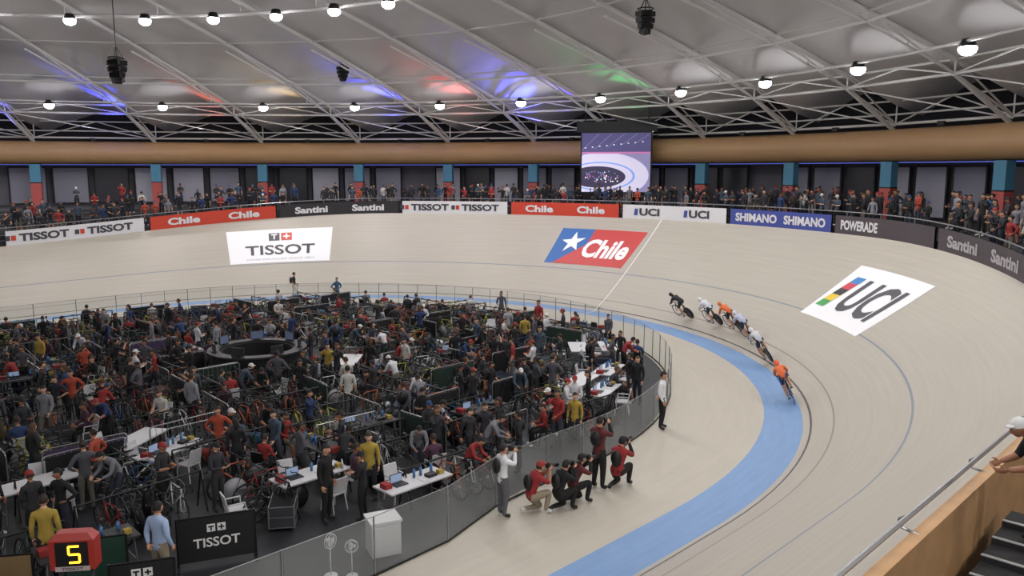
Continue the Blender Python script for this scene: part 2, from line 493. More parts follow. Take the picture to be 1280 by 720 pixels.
# hanging speaker clusters
def speaker(x, y, z, sc):
    m = MB()
    for k in range(4):
        for a in range(3):
            R = Matrix.Rotation(a*2*pi/3+.3, 3, 'Z') @ Matrix.Rotation(-.12*k, 3, 'X')
            m.box(R @ Vector((0, .35, -k*.33)), (.62, .42, .3), 0, None, R)
            m.box(R @ Vector((0, .57, -k*.33)), (.54, .02, .22), 1, None, R)
    m.torus((0, 0, .3), .5, .04, 0, 16, 5, 'z')
    for a in range(4): m.tube((.45*cos(a*pi/2), .45*sin(a*pi/2), .3), (0, 0, 1.0), .02, .02, 4, 0)
    m.tube((0, 0, .2), (0, 0, 1.0), .03, .03, 4, 0)
    s_ = hypot((x-ECX)/EA, y/EB)
    m.tube((0, 0, 1.0), (0, 0, (zf(s_)-1.2-z)/sc), .03, .03, 4, 0)
    o = m.obj('loudspeaker_cluster', [dark, mat('grille', '#0c0c0d', .9)]); o.matrix_world = TR(x, y, z, 0, sc)
speaker(-1.0, 11.9, 13.0, .76); speaker(14.8, 16.9, 14.55, .65); speaker(15.4, -6.6, 14.95, .72)

# big screen
scm = [dark, mat('scr_bg', '#8a84ae', .5, emit=.55), mat('scr_roof', '#4c4874', .5, emit=.7), mat('scr_track', '#c9c3dc', .5, emit=.65),
       mat('scr_dark', '#34304a', .5, emit=.6), mat('scr_pink', '#b06a9a', .5, emit=.8), mat('scr_white', '#ffffff', .5, emit=.9), mat('scr_blue', '#6a8fd0', .5, emit=.8)]
mb = MB()
mb.box((0, .25, 0), (5.0, .4, 4.3), 0); mb.box((0, .35, 2.5), (5.6, .4, .7), 0)
for x in (-2.2, 2.2): mb.tube((x, .35, 2.5), (x, .35, 4.2), .06, .06, 4, 0)
def rq(x0, x1, z0, z1, m, y): mb.add([(x0, y, z0), (x1, y, z0), (x1, y, z1), (x0, y, z1)], [[0, 1, 2, 3]], m)
rq(-2.4, 2.4, -2.05, 2.05, 1, .04); rq(-2.4, 2.4, .7, 2.05, 2, .03)
def disc(cx, cz, rx, rz, m, y, zc=.62):
    pts = []
    for i in range(40):
        a = 2*pi*i/40; pts.append((max(-2.4, min(2.4, cx+rx*cos(a))), y, max(-2.05, min(zc, cz+rz*sin(a)))))
    mb.add([(max(-2.3, min(2.3, cx)), y, cz)]+pts, [[0, 1+i, 1+(i+1) % 40] for i in range(40)], m)
disc(-.9, -.9, 3.2, 1.6, 3, .02); disc(-1.1, -.95, 2.45, 1.0, 7, .017); disc(-1.1, -.95, 2.3, .92, 3, .015); disc(-1.3, -1.0, 2.0, .75, 4, .01)
rq(-2.4, 2.4, .62, .74, 5, .012)
for i in range(5): mb.tube((-2.4+i*.9, .02, .85+.1*i), (-1.2+i*.9, .02, 2.0), .02, .02, 4, 1)
for i in range(9): rq(-2.2+i*.5, -2.1+i*.5, 1.0+.05*i, 1.06+.05*i, 6, .01)
for i in range(60):
    xx = -2.2+random.random()*2.4; zz = -1.45+random.random()*.8
    rq(xx, xx+.07, zz, zz+.08, random.choice((5, 6, 1, 7)), .006)
ob = mb.obj('video_screen', scm)
ob.matrix_world = TR(28.7, 5.2, 8.5, radians(-57), .97)

# ---------------------------------------------------------------- people
base = dict(pel=(0, 0, .95), wai=(0, 0, 1.10), che=(0, .0, 1.27), uch=(0, -.01, 1.40), nck=(0, .0, 1.49), hd=(0, .02, 1.56), head=(0, .025, 1.635),
            shL=(-.175, -.01, 1.41), shR=(.175, -.01, 1.41), elL=(-.225, -.03, 1.13), elR=(.225, -.03, 1.13), wrL=(-.235, .05, .89), wrR=(.235, .05, .89),
            hpL=(-.09, 0, .90), hpR=(.09, 0, .90), knL=(-.105, .02, .50), knR=(.105, .02, .50), anL=(-.12, -.03, .09), anR=(.12, -.03, .09),
            toL=(-.15, .13, .045), toR=(.15, .13, .045))
rad = dict(pel=(.15, .115), wai=(.135, .10), che=(.155, .115), uch=(.13, .10), nck=(.06, .06), hd=(.055, .055), sh=(.075, .07), el=(.052, .052), wr=(.033, .033),
           hp=(.105, .105), kn=(.07, .07), an=(.045, .045), to=(.045, .04))
edges = [('pel', 'wai', 0), ('wai', 'che', 0), ('che', 'uch', 0), ('uch', 'nck', 2), ('nck', 'hd', 2), ('uch', 'shL', 0), ('uch', 'shR', 0),
         ('shL', 'elL', 0), ('shR', 'elR', 0), ('elL', 'wrL', 5), ('elR', 'wrR', 5), ('pel', 'hpL', 1), ('pel', 'hpR', 1), ('hpL', 'knL', 1), ('hpR', 'knR', 1),
         ('knL', 'anL', 6), ('knR', 'anR', 6), ('anL', 'toL', 3), ('anR', 'toR', 3)]
def pose(**o):
    d = dict(base); d.update(o); return d
def skin(J, slim=1.0, sub=1):
    names = [n_ for n_ in J if n_ != 'head']; idx = {n_: i for i, n_ in enumerate(names)}
    me = bpy.data.meshes.new('tmp'); me.from_pydata([J[n_] for n_ in names], [(idx[a], idx[b]) for a, b, _ in edges], [])
    ob = bpy.data.objects.new('tmp', me); COL.objects.link(ob)
    md = ob.modifiers.new('s', 'SKIN'); md.branch_smoothing = .3
    sv = me.skin_vertices[0].data
    for n_ in names:
        r = rad.get(n_) or rad[n_[:2]]
        sv[idx[n_]].radius = (r[0]*slim, r[1]*slim); sv[idx[n_]].use_root = (n_ == 'pel')
    sb = ob.modifiers.new('u', 'SUBSURF'); sb.levels = sub; sb.render_levels = sub
    dg = bpy.context.evaluated_depsgraph_get(); dg.update()
    e = bpy.data.meshes.new_from_object(ob.evaluated_get(dg))
    vs = [v.co.copy() for v in e.vertices]; fs = [list(p.vertices) for p in e.polygons]
    bpy.data.objects.remove(ob); bpy.data.meshes.remove(me); bpy.data.meshes.remove(e)
    ms = []
    for f in fs:
        c_ = sum((vs[k] for k in f), Vector())/len(f); best = 9; bm2 = 0
        for a, b, m in edges:
            A, B = Vector(J[a]), Vector(J[b]); t = max(0, min(1, (c_-A).dot(B-A)/max(1e-6, (B-A).length_squared)))
            ra = (rad.get(a) or rad[a[:2]])[0]; rb_ = (rad.get(b) or rad[b[:2]])[0]
            dd = (c_-A.lerp(B, t)).length-(ra+(rb_-ra)*t)
            if dd < best: best = dd; bm2 = m
        ms.append(bm2)
    return vs, fs, ms
def head_geo(mb, c, M3, kind='short', nu=12):
    M = Matrix.Translation(c) @ M3.to_4x4()
    def shp(p):
        k = 1-.28*max(0, -p.z)**1.6
        y = p.y
        if p.z < -.2 and p.y < 0: y *= 1-.35*(-p.z-.2)
        return Vector((p.x*k, y*(1 if p.y > 0 else 1.02)*(1-.1*max(0, -p.z)), p.z))
    mb.sph((0, 0, 0), (.078, .097, .118), 2, nu, 10, shp, M)
    mb.sph((0, .1, -.012), (.013, .02, .024), 2, 6, 5, None, M)
    for sx in (-1, 1):
        mb.sph((sx*.079, -.005, -.005), (.010, .020, .030), 2, 6, 5, None, M)
        mb.sph((sx*.030, .083, .016), (.013, .009, .008), 8, 6, 4, None, M)
        mb.sph((sx*.030, .088, .016), (.006, .006, .006), 4, 6, 4, None, M)
        mb.box((sx*.030, .090, .034), (.03, .006, .006), 4, M)
    mb.box((0, .086, -.052), (.042, .010, .010), 7, M)
    if kind in ('short', 'long', 'bun'):
        mb.sph((0, -.006, .012), (.086, .106, .122), 4, nu, 10, None, M, keep=lambda q: (q.z > .045) or (q.y < .02 and q.z > -.05))
        if kind == 'long': mb.sph((0, -.055, -.06), (.082, .06, .14), 4, 8, 8, None, M)
        if kind == 'bun': mb.sph((0, -.11, .06), .04, 4, 8, 6, None, M)
    elif kind == 'cap':
        mb.sph((0, -.004, .02), (.088, .106, .11), 9, nu, 8, None, M, keep=lambda q: q.z > .02)
        mb.sph((0, .1, .045), (.06, .07, .012), 9, 8, 4, None, M)
        mb.sph((0, -.02, .0), (.083, .092, .10), 4, nu, 8, None, M, keep=lambda q: q.y < -.02 and q.z > -.05)
    elif kind == 'helmet':
        def hs(p):
            y = p.y*(1.55 if p.y < 0 else 1); return Vector((p.x*(1-.35*max(0, -p.y)), y, p.z*(1-.3*max(0, -p.y))))
        mb.sph((0, -.01, .03), (.095, .12, .115), 9, nu, 10, hs, M, keep=lambda q: q.z > -.03)
        mb.sph((0, .015, .01), (.088, .108, .035), 4, 12, 6, None, M, keep=lambda q: q.y > .04)
def hand_geo(mb, el, wr, sg, curl=.35):
    el, wr = Vector(el), Vector(wr); d = (wr-el).normalized()
    f0 = Vector((0, 1, .4)); s_ = (f0-d*f0.dot(d))
    if s_.length < .2: s_ = Vector((0, 0, 1))-d*d.z
    s_.normalize(); n_ = d.cross(s_)
    if n_.x*sg > 0: n_ = -n_
    M = Matrix((( s_.x, n_.x, d.x, wr.x), (s_.y, n_.y, d.y, wr.y), (s_.z, n_.z, d.z, wr.z), (0, 0, 0, 1)))
    mb.sph((0, 0, .045), (.042, .017, .055), 2, 8, 6, None, M)
    for i, (x, ln) in enumerate(((.031, .070), (.011, .080), (-.010, .074), (-.030, .058))):
        p0 = Vector((x, 0, .08)); p1 = p0+Vector((x*.1, sin(curl)*ln*.5, cos(curl)*ln*.5)); p2 = p1+Vector((0, sin(curl*2.4)*ln*.5, cos(curl*2.4)*ln*.5))
        mb.tube(p0, p1, .0095, .0085, 5, 2, M); mb.tube(p1, p2, .0085, .006, 5, 2, M)
    p0 = Vector((.034, .004, .025)); p1 = p0+Vector((.028, .012, .028)); p2 = p1+Vector((.006, .012, .03))
    mb.tube(p0, p1, .012, .010, 5, 2, M); mb.tube(p1, p2, .010, .007, 5, 2, M)
def person_geo(J, kind='short', look=(0, 0), prop=None, slim=1.0, sub=1, curl=.35):
    mb = MB(); vs, fs, ms = skin(J, slim, sub); mb.add(vs, fs, ms, True)
    M3 = Matrix.Rotation(look[0], 3, 'Z') @ Matrix.Rotation(look[1], 3, 'X')
    head_geo(mb, Vector(J['head']), M3, kind)
    for S, sg in (('L', -1), ('R', 1)): hand_geo(mb, J['el'+S], J['wr'+S], sg, curl)
    if prop == 'camera':
        h = Vector(J['head']); mb.box(h+Vector((0, .17, -.01)), (.14, .07, .1), 10)
        mb.tube(h+Vector((0, .2, -.01)), h+Vector((0, .42, -.03)), .04, .05, 10, 10); mb.box(h+Vector((0, .17, .05)), (.06, .05, .03), 10)
        u = Vector(J['che']); mb.sph(u+Vector((0, -.17, .0)), (.14, .08, .19), 10, 8, 8)
    if prop == 'phone':
        w = Vector(J['wrR']); mb.box(w+Vector((-.02, .05, .1)), (.075, .012, .15), 10)
    if prop == 'pack':
        u = Vector(J['che']); mb.sph(u+Vector((0, -.19, .0)), (.15, .09, .22), 10, 8, 8)
    return mb
POSES = {}
POSES['stand'] = person_geo(pose(), 'short')
POSES['stand_long'] = person_geo(pose(knR=(.12, .05, .5), anR=(.15, .04, .09), toR=(.2, .19, .045), wrR=(.16, .2, 1.05), elR=(.24, -.02, 1.13)), 'long', (.3, -.1), None, .92)
POSES['armsf'] = person_geo(pose(elL=(-.23, .05, 1.13), elR=(.23, .05, 1.13), wrL=(-.1, .26, 1.16), wrR=(.1, .26, 1.16)), 'cap', (0, -.25))
POSES['walk'] = person_geo(pose(knR=(.1, .16, .53), anR=(.1, .24, .10), toR=(.11, .40, .09), knL=(-.1, -.03, .5), anL=(-.1, -.27, .15), toL=(-.11, -.14, .045),
                                elR=(.22, -.12, 1.15), wrR=(.23, -.12, .9), elL=(-.22, .04, 1.14), wrL=(-.21, .22, .98)), 'short', (.2, 0), 'pack')
POSES['hips'] = person_geo(pose(elL=(-.37, -.08, 1.17), elR=(.37, -.08, 1.17), wrL=(-.19, .03, 1.04), wrR=(.19, .03, 1.04)), 'bun', (-.4, 0))
LJ = pose(pel=(0, -.14, .94), hpL=(-.09, -.12, .89), hpR=(.09, -.12, .89), wai=(0, -.08, 1.07), che=(0, .04, 1.2), uch=(0, .13, 1.28), nck=(0, .2, 1.34), hd=(0, .26, 1.38), head=(0, .31, 1.43),
          shL=(-.17, .11, 1.28), shR=(.17, .11, 1.28), elL=(-.22, .22, 1.02), elR=(.22, .22, 1.02), wrL=(-.15, .42, .95), wrR=(.15, .42, .95))
POSES['lean'] = person_geo(LJ, 'cap', (0, -.2))
POSES['lean_hi'] = person_geo(LJ, 'cap', (.5, -.2), None, 1.0, 2)
POSES['phone'] = person_geo(pose(elR=(.25, .18, 1.3), wrR=(.12, .34, 1.5), elL=(-.22, .1, 1.15), wrL=(-.12, .3, 1.05)), 'short', (0, 0), 'phone')
SJ = pose(pel=(0, -.02, .55), hpL=(-.095, .0, .53), hpR=(.095, .0, .53), wai=(0, -.02, .70), che=(0, .02, .88), uch=(0, .03, 1.01), nck=(0, .04, 1.10), hd=(0, .06, 1.17), head=(0, .07, 1.24),
          shL=(-.175, .02, 1.02), shR=(.175, .02, 1.02), elL=(-.23, .08, .76), elR=(.23, .08, .76), wrL=(-.13, .3, .70), wrR=(.13, .3, .70),
          knL=(-.13, .42, .52), knR=(.13, .42, .52), anL=(-.13, .40, .09), anR=(.13, .44, .09), toL=(-.15, .56, .045), toR=(.15, .6, .045))
POSES['sit'] = person_geo(SJ, 'short', (.1, -.15))
CJ = pose(pel=(0, -.1, .42), hpL=(-.09, -.08, .40), hpR=(.09, -.08, .40), wai=(0, -.08, .56), che=(0, .0, .73), uch=(0, .04, .85), nck=(0, .08, .93), hd=(0, .12, .98), head=(0, .15, 1.05),
          shL=(-.17, .04, .86), shR=(.17, .04, .86), elL=(-.19, .26, .72), elR=(.22, .24, .72), wrL=(-.04, .36, .94), wrR=(.08, .33, .97),
          knR=(.14, .30, .50), anR=(.14, .20, .09), toR=(.15, .36, .045), knL=(-.13, .22, .08), anL=(-.12, -.18, .10), toL=(-.12, -.28, .05))
POSES['crouch'] = person_geo(CJ, 'cap', (0, 0), 'camera', 1.1, 2)
PJ = pose(elL=(-.2, .22, 1.3), elR=(.22, .2, 1.3), wrL=(-.05, .3, 1.53), wrR=(.08, .28, 1.55))
POSES['photog'] = person_geo(PJ, 'short', (0, 0), 'camera', 1.12, 2)
POSES['official'] = person_geo(pose(elL=(-.24, -.06, 1.14), wrL=(-.12, -.14, .98), elR=(.24, -.04, 1.14), wrR=(.23, .08, .9)), 'short', (0, 0), None, 1.05, 2)
RJ = pose(pel=(0, -.17, 1.03), hpL=(-.085, -.14, .99), hpR=(.085, -.14, .99), wai=(0, -.05, 1.12), che=(0, .12, 1.19), uch=(0, .28, 1.21), nck=(0, .38, 1.24), hd=(0, .44, 1.28), head=(0, .50, 1.31),
          shL=(-.165, .28, 1.19), shR=(.165, .28, 1.19), elL=(-.22, .42, .98), elR=(.22, .42, .98), wrL=(-.19, .61, .87), wrR=(.19, .61, .87),
          knR=(.11, .25, .86), anR=(.12, -.05, .55), toR=(.12, .08, .49), knL=(-.11, .12, .66), anL=(-.12, -.07, .26), toL=(-.12, .06, .16))
POSES['ride'] = person_geo(RJ, 'helmet', (0, .15), None, 1.05, 2, 1.0)

skins = [mat('skin_%d' % i, c, .6) for i, c in enumerate(('#c09074', '#a07056', '#cda288', '#7d5440'))]
hairs = [mat('hair_%d' % i, c, .7) for i, c in enumerate(('#171210', '#2b1d14', '#4a3322', '#8c6b42'))]
tops = [mat('cloth_top_%d' % i, c, .85, noise=.15, nscale=8) for i, c in enumerate((
    '#1a1a1e', '#222530', '#16181c', '#2c2c33', '#c6c6cc', '#9a9da6', '#8c2a2a', '#24365e', '#1d1d20', '#9f4430', '#3b4a5a', '#a58c3c', '#2f5577', '#74747c', '#17171a', '#4a2f42', '#20242c', '#243a34', '#b9b7b4', '#2a2a2e', '#4c4c54', '#80828a'))]
DARKS = [0, 1, 2, 3, 8, 10, 14, 16, 19, 20, 7]; LIGHTS = [4, 5, 6, 7, 9, 11, 12, 13, 15, 6, 18, 21, 5, 13, 4, 6]
bots = [mat('cloth_bottom_%d' % i, c, .85) for i, c in enumerate(('#141417', '#1d2230', '#2a2a2e', '#323744', '#101012', '#66625a'))]
shoes = [mat('shoe_dark', '#161616', .6), mat('shoe_white', '#c6c6c6', .6)]
lip = mat('lips', '#9a5a50', .6); eyew = mat('eye_white', '#e8e4de', .4); gear = mat('camera_gear', '#0e0e10', .45)
caps = [mat('cap_%d' % i, c, .8) for i, c in enumerate(('#1a1a1c', '#8a2c2a', '#d0d0d0', '#24406e'))]
def outfit(top, bot, sk, hair, shoe, sleeve, shin, cap): return [top, bot, sk, shoe, hair, sleeve, shin, lip, eyew, cap, gear]
def rnd_outfit(pd):
    t = tops[random.choice(DARKS if random.random() < pd else LIGHTS)]; b = random.choice(bots); s_ = random.choice(skins[:3] if random.random() < .85 else skins)
    return outfit(t, b, s_, random.choice(hairs[:3]), random.choice(shoes), t if random.random() < .75 else s_, b if random.random() < .85 else s_, random.choice((caps[0], caps[0], caps[3], caps[1], caps[2])))
VAR = {}; VARS = {}
for p_ in ('stand', 'stand_long', 'armsf', 'walk', 'hips', 'lean', 'phone', 'sit'):
    VAR[p_] = [POSES[p_].mesh('person_'+p_, rnd_outfit(.68)) for _ in range(12)]
    VARS[p_] = [POSES[p_].mesh('spectator_'+p_, rnd_outfit(.8)) for _ in range(12)]
def hero(name, p_, x, y, z, face, mats, sc=1.0):
    return inst(POSES[p_].mesh(name, mats), name, None, TR(x, y, z, face, sc))
def face_dir(dx, dy): return atan2(dy, dx)-pi/2

# ---------------------------------------------------------------- bicycle
def bike_geo(disc=True):
    m = MB(); R_, F_ = (0, -.40, .335), (0, .58, .335)
    for c_, dd in ((R_, disc), (F_, False)):
        m.torus(c_, .322, .013, 0, 28, 6); m.torus(c_, .30, .012, 1, 24, 5)
        if dd:
            m.tube((-.012, c_[1], c_[2]), (.012, c_[1], c_[2]), .30, .30, 24, 1)
        else:
            for i in range(12):
                a = 2*pi*i/12; m.tube((0, c_[1], c_[2]), (0, c_[1]+.3*cos(a), c_[2]+.3*sin(a)), .003, .003, 3, 3)
        m.tube((-.05, c_[1], c_[2]), (.05, c_[1], c_[2]), .02, .02, 8, 3)
    bb = (0, 0, .29); st = (0, -.14, .82); ht = (0, .44, .84); hb = (0, .47, .70)
    m.tube(bb, st, .018, .018, 8, 2); m.tube(st, ht, .017, .017, 8, 2); m.tube(bb, hb, .024, .02, 8, 2); m.tube(ht, hb, .022, .022, 8, 2)
    for s_ in (-1, 1):
        m.tube((s_*.01, 0, .29), (s_*.055, -.40, .335), .011, .009, 6, 2); m.tube((s_*.01, -.14, .78), (s_*.055, -.40, .335), .009, .008, 6, 2)
        m.tube((s_*.03, .475, .69), (s_*.05, .58, .335), .013, .009, 6, 2)
        pts = [(0, .50, .88), (s_*.19, .50, .88), (s_*.20, .60, .87), (s_*.20, .635, .80), (s_*.20, .57, .74), (s_*.20, .50, .735)]
        m.path(pts, .012, 6, 0)
    m.tube(ht, (0, .50, .88), .016, .016, 6, 0)
    m.tube(st, (0, -.165, .92), .014, .014, 8, 3)
    m.sph((0, -.20, .94), (.065, .13, .022), 0, 8, 6, lambda p: Vector((p.x*(1 if p.y < 0 else 1-.75*p.y), p.y, p.z)))
    m.tube((.03, 0, .29), (.036, 0, .29), .095, .095, 20, 3)
    m.tube((.05, 0, .29), (.06, 0, .46), .012, .01, 6, 3); m.tube((-.05, 0, .29), (-.06, 0, .12), .012, .01, 6, 3)
    m.box((.11, 0, .46), (.1, .07, .02), 0); m.box((-.11, 0, .12), (.1, .07, .02), 0)
    m.tube((.033, 0, .385), (.033, -.40, .36), .004, .004, 4, 0); m.tube((.033, 0, .195), (.033, -.40, .31), .004, .004, 4, 0)
    return m
tyre = mat('tyre_black', '#121212', .7); rim = mat('rim_dark', '#1e1e22', .4); rimw = mat('rim_white', '#8f8f95', .4)
frames = [mat('frame_%d' % i, c, .3) for i, c in enumerate(('#18181a', '#842a2a', '#bdbdbf', '#2c5280', '#a8a832', '#202024', '#a8522a', '#25453f', '#1a1a1f', '#26262b'))]
BG = bike_geo(True); BG2 = bike_geo(False)
bikes = [(BG if i % 3 == 0 else BG2).mesh('bicycle', [tyre, rim if i % 4 else rimw, frames[i], steel]) for i in range(10)]

# ---------------------------------------------------------------- riders
def rider(phi, R, topc, botc, helm, fr, lean=33):
    L = radians(phi)*27; T = Vector((-sin(radians(phi)), cos(radians(phi)), 0)); N = Vector((cos(radians(phi)), sin(radians(phi)), 0))
    U = Vector((0, 0, 1))*cos(radians(lean))-N*sin(radians(lean)); X = T.cross(U)
    p = bank(L, R, .012)
    M = Matrix(((X.x, T.x, U.x, p.x), (X.y, T.y, U.y, p.y), (X.z, T.z, U.z, p.z), (0, 0, 0, 1)))
    inst(BG.mesh('track_bicycle', [tyre, rim, frames[fr], steel]), 'track_bicycle', None, M)
    t = mat('kit_'+topc, topc, .6); b = mat('kit_'+botc, botc, .6); h = mat('helm_'+helm, helm, .35)
    inst(POSES['ride'].mesh('cyclist', outfit(t, b, skins[0], hairs[0], shoes[1], t if botc == '#15151a' and topc == '#15151a' else skins[0], skins[0], h)), 'cyclist', None, M)
rider(-56.8, 19.85, '#d9652e', '#24386a', '#e25a2a', 0, 26)
rider(-41.5, 20.25, '#c6c6cc', '#1c2540', '#d8d8d8', 5, 28)
rider(-34, 20.7, '#b5bcd2', '#232c4c', '#d8d8de', 0, 30)
rider(-29.2, 20.9, '#d8672c', '#1d1d22', '#d8702c', 5, 30)
rider(-24.6, 20.85, '#cfd2dc', '#20263e', '#dcdce4', 0, 30)
rider(-18.3, 20.75, '#15151a', '#15151a', '#1a1a1e', 5, 30)

# ---------------------------------------------------------------- infield furniture
tblw = mat('table_white', '#c6c6ca', .4); plast = mat('plastic_white', '#c6c6ca', .35); casem = mat('case_black', '#17171a', .5)
def table_geo(w=1.8, d=.75):
    m = MB(); m.box((0, 0, .735), (w, d, .035), 0); m.box((0, 0, .70), (w-.1, d-.1, .03), 1)
    for sx in (-1, 1):
        for sy in (-1, 1): m.tube((sx*(w/2-.12), sy*(d/2-.08), .7), (sx*(w/2-.08), sy*(d/2-.05), 0), .016, .016, 6, 1)
        m.tube((sx*(w/2-.1), -(d/2-.07), .25), (sx*(w/2-.1), (d/2-.07), .25), .012, .012, 6, 1)
    return m
def clutter(m, w, d):
    m.box((-.4, 0, .765), (.34, .24, .018), 2); m.box((-.4, .15, .87), (.34, .015, .21), 2, None, None); m.box((-.4, .14, .87), (.31, .01, .18), 3)
    for x in (.1, .3, .62): m.tube((x, .1, .755), (x, .1, .95), .035, .035, 8, 4); m.tube((x, .1, .95), (x, .1, .99), .015, .012, 6, 4)
    m.box((.2, -.15, .76), (.21, .3, .008), 0)
    m.box((-.75, .05, .81), (.18, .24, .12), 5); m.box((.45, -.1, .79), (.26, .18, .07), 2); m.box((.72, -.12, .80), (.14, .14, .09), 6)
tm_ = [tblw, steel, casem, mat('laptop_screen', '#8fa4c4', .4, emit=.3), mat('bottle', '#3f6fa0', .3), tops[6], tops[11]]
g1 = table_geo(); T1 = g1.mesh('folding_table', tm_)
g2 = table_geo(); clutter(g2, 1.8, .75); T2 = g2.mesh('folding_table', tm_)
T3 = g2.mesh('folding_table', [mat('table_dark', '#2b2b30', .6)]+tm_[1:])
g = MB()
g.box((0, 0, .45), (.42, .42, .03), 0)
g.add([(-.2, -.19, .5), (.2, -.19, .5), (.19, -.27, .86), (-.19, -.27, .86), (-.2, -.22, .5), (.2, -.22, .5), (.19, -.3, .86), (-.19, -.3, .86)],
      [[0, 1, 2, 3], [7, 6, 5, 4], [3, 2, 6, 7], [0, 3, 7, 4], [1, 5, 6, 2], [0, 4, 5, 1]], 0)
for sx in (-1, 1):
    g.tube((sx*.18, .18, .45), (sx*.21, .22, 0), .02, .014, 6, 0); g.tube((sx*.18, -.18, .45), (sx*.21, -.25, 0), .02, .014, 6, 0)
    g.tube((sx*.21, -.2, .64), (sx*.21, .15, .64), .018, .018, 6, 0); g.tube((sx*.21, .15, .64), (sx*.2, .17, .45), .016, .016, 6, 0); g.tube((sx*.19, -.2, .45), (sx*.19, -.22, .6), .018, .018, 6, 0)
CH1 = g.mesh('plastic_chair', [plast]); CH2 = g.mesh('plastic_chair', [casem])
def barrier_geo(cloth=True):
    m = MB()
    pts = [(-1, 0, .18), (-1, 0, 1.02), (-.94, 0, 1.08), (.94, 0, 1.08), (1, 0, 1.02), (1, 0, .18)]
    m.path(pts, .02, 6, 0); m.tube((-1, 0, .18), (1, 0, .18), .018, .018, 6, 0)
    for i in range(11): m.tube((-.83+i*.166, 0, .18), (-.83+i*.166, 0, 1.08), .007, .007, 4, 0)
    for s_ in (-1, 1): m.tube((s_*.8, -.28, .02), (s_*.8, 0, .18), .016, .016, 5, 0); m.tube((s_*.8, .28, .02), (s_*.8, 0, .18), .016, .016, 5, 0)
    if cloth: m.box((0, .025, .62), (1.86, .012, .8), 1); m.box((0, -.025, .62), (1.86, .012, .8), 1)
    return m
bg_ = barrier_geo()
BR = [bg_.mesh('crowd_barrier', [steel, mat('barrier_cloth_%d' % i, c, .8, noise=.12, nscale=3)]) for i, c in enumerate(('#17171b', '#2e3260', '#1b1b20', '#433556', '#23242a', '#1a2f28', '#131316', '#0f0f12'))]
BR += [barrier_geo(False).mesh('crowd_barrier', [steel])]*3
def case_geo():
    m = MB(); m.box((0, 0, .34), (.8, .55, .5), 0)
    for z in (.1, .34, .58): m.box((0, 0, z), (.82, .57, .02), 1)
    for sx in (-1, 1):
        for sy in (-1, 1): m.box((sx*.4, sy*.275, .34), (.03, .03, .52), 1); m.sph((sx*.3, sy*.2, .05), (.05, .03, .05), 0, 8, 6)
    return m
CS = [case_geo().mesh('flight_case', [mat('case_%d' % i, c, .5), steel]) for i, c in enumerate(('#17171a', '#25304a', '#3a3a40', '#77777c'))]
def rack_geo():
    m = MB()
    for s_ in (-1, 1):
        m.tube((s_*1.4, -.25, 0), (s_*1.4, 0, .95), .02, .02, 6, 0); m.tube((s_*1.4, .25, 0), (s_*1.4, 0, .95), .02, .02, 6, 0)
    m.tube((-1.4, 0, .95), (1.4, 0, .95), .025, .025, 6, 0)
    return m
RK = rack_geo().mesh('bike_rack', [dark])
def bag_geo():
    m = MB(); m.sph((0, 0, .17), (.34, .19, .17), 0, 10, 8, lambda p: Vector((p.x, p.y, max(-1, min(.9, p.z*1.2)))))
    m.path([(-.15, -.1, .3), (-.1, -.05, .42), (.1, -.05, .42), (.15, -.1, .3)], .012, 5, 1); return m
BGS = [bag_geo().mesh('sports_bag', [tops[i], dark]) for i in (0, 4, 6, 7, 12, 11)]
WH = MB(); WH.torus((0, 0, .335), .322, .014, 0, 24, 5); WH.torus((0, 0, .335), .295, .014, 1, 24, 5)
for i in range(10): WH.tube((0, 0, .335), (0, .3*cos(i*pi/5), .335+.3*sin(i*pi/5)), .004, .004, 3, 1)
WHS = WH.mesh('spare_wheel', [tyre, steel])

placed = []
def free(x, y, r):
    for (a, b, q) in placed:
        if (a-x)**2+(b-y)**2 < (r+q)**2: return False
    return True
def inside(x, y, mrg=0):
    q = 15.1-mrg
    return (hypot(x, y) < q) if x > 0 else abs(y) < q
def depth(x, y): return ((x+15.3)+(y+28.8))/1.41421
placed += [(-.9, -.5, 2.3), (-9.9, -13.8, .7), (-11.3, -14.2, .8), (-8.6, -13.5, 1.2), (-6, -13.5, .5), (12.3, -3, .4), (-6, -15.7, .6)]

# centre control booth
mb = MB(); n = 28
for (r, z0, z1, m) in ((1.75, 0, 1.15, 0), (1.85, 1.15, 1.22, 1)):
    vs = []
    for i in range(n): a = 2*pi*i/n; vs += [(r*cos(a), r*sin(a), z0), (r*cos(a), r*sin(a), z1), ((r-.45)*cos(a), (r-.45)*sin(a), z1), ((r-.45)*cos(a), (r-.45)*sin(a), z0)]
    fs = []
    for i in range(n):
        a = i*4; b = ((i+1) % n)*4; fs += [[a, b, b+1, a+1], [a+1, b+1, b+2, a+2], [a+2, b+2, b+3, a+3], [a+3, b+3, b, a]]
    mb.add(vs, fs, m)
for i in range(14):
    a = 2*pi*i/14; R = Matrix.Rotation(a, 3, 'Z'); mb.box(R @ Vector((1.76, 0, .55)), (.02, .03, 1.1), 1, None, R)
for i in range(7):
    a = 2*pi*i/7+.2; R = Matrix.Rotation(a, 3, 'Z'); mb.box(R @ Vector((1.6, 0, 1.4)), (.05, .5, .32), 1, None, R); mb.box(R @ Vector((1.57, 0, 1.4)), (.01, .46, .28), 2, None, R)
    mb.box(R @ Vector((1.6, 0, 1.24)), (.2, .2, .03), 1, None, R)
o = mb.obj('control_booth', [mat('booth_skirt', '#121214', .8, noise=.2, nscale=4), mat('booth_top', '#26262b', .5), mat('booth_monitor', '#55607a', .4, emit=.3)])
o.location = (-.9, -.5, 0)

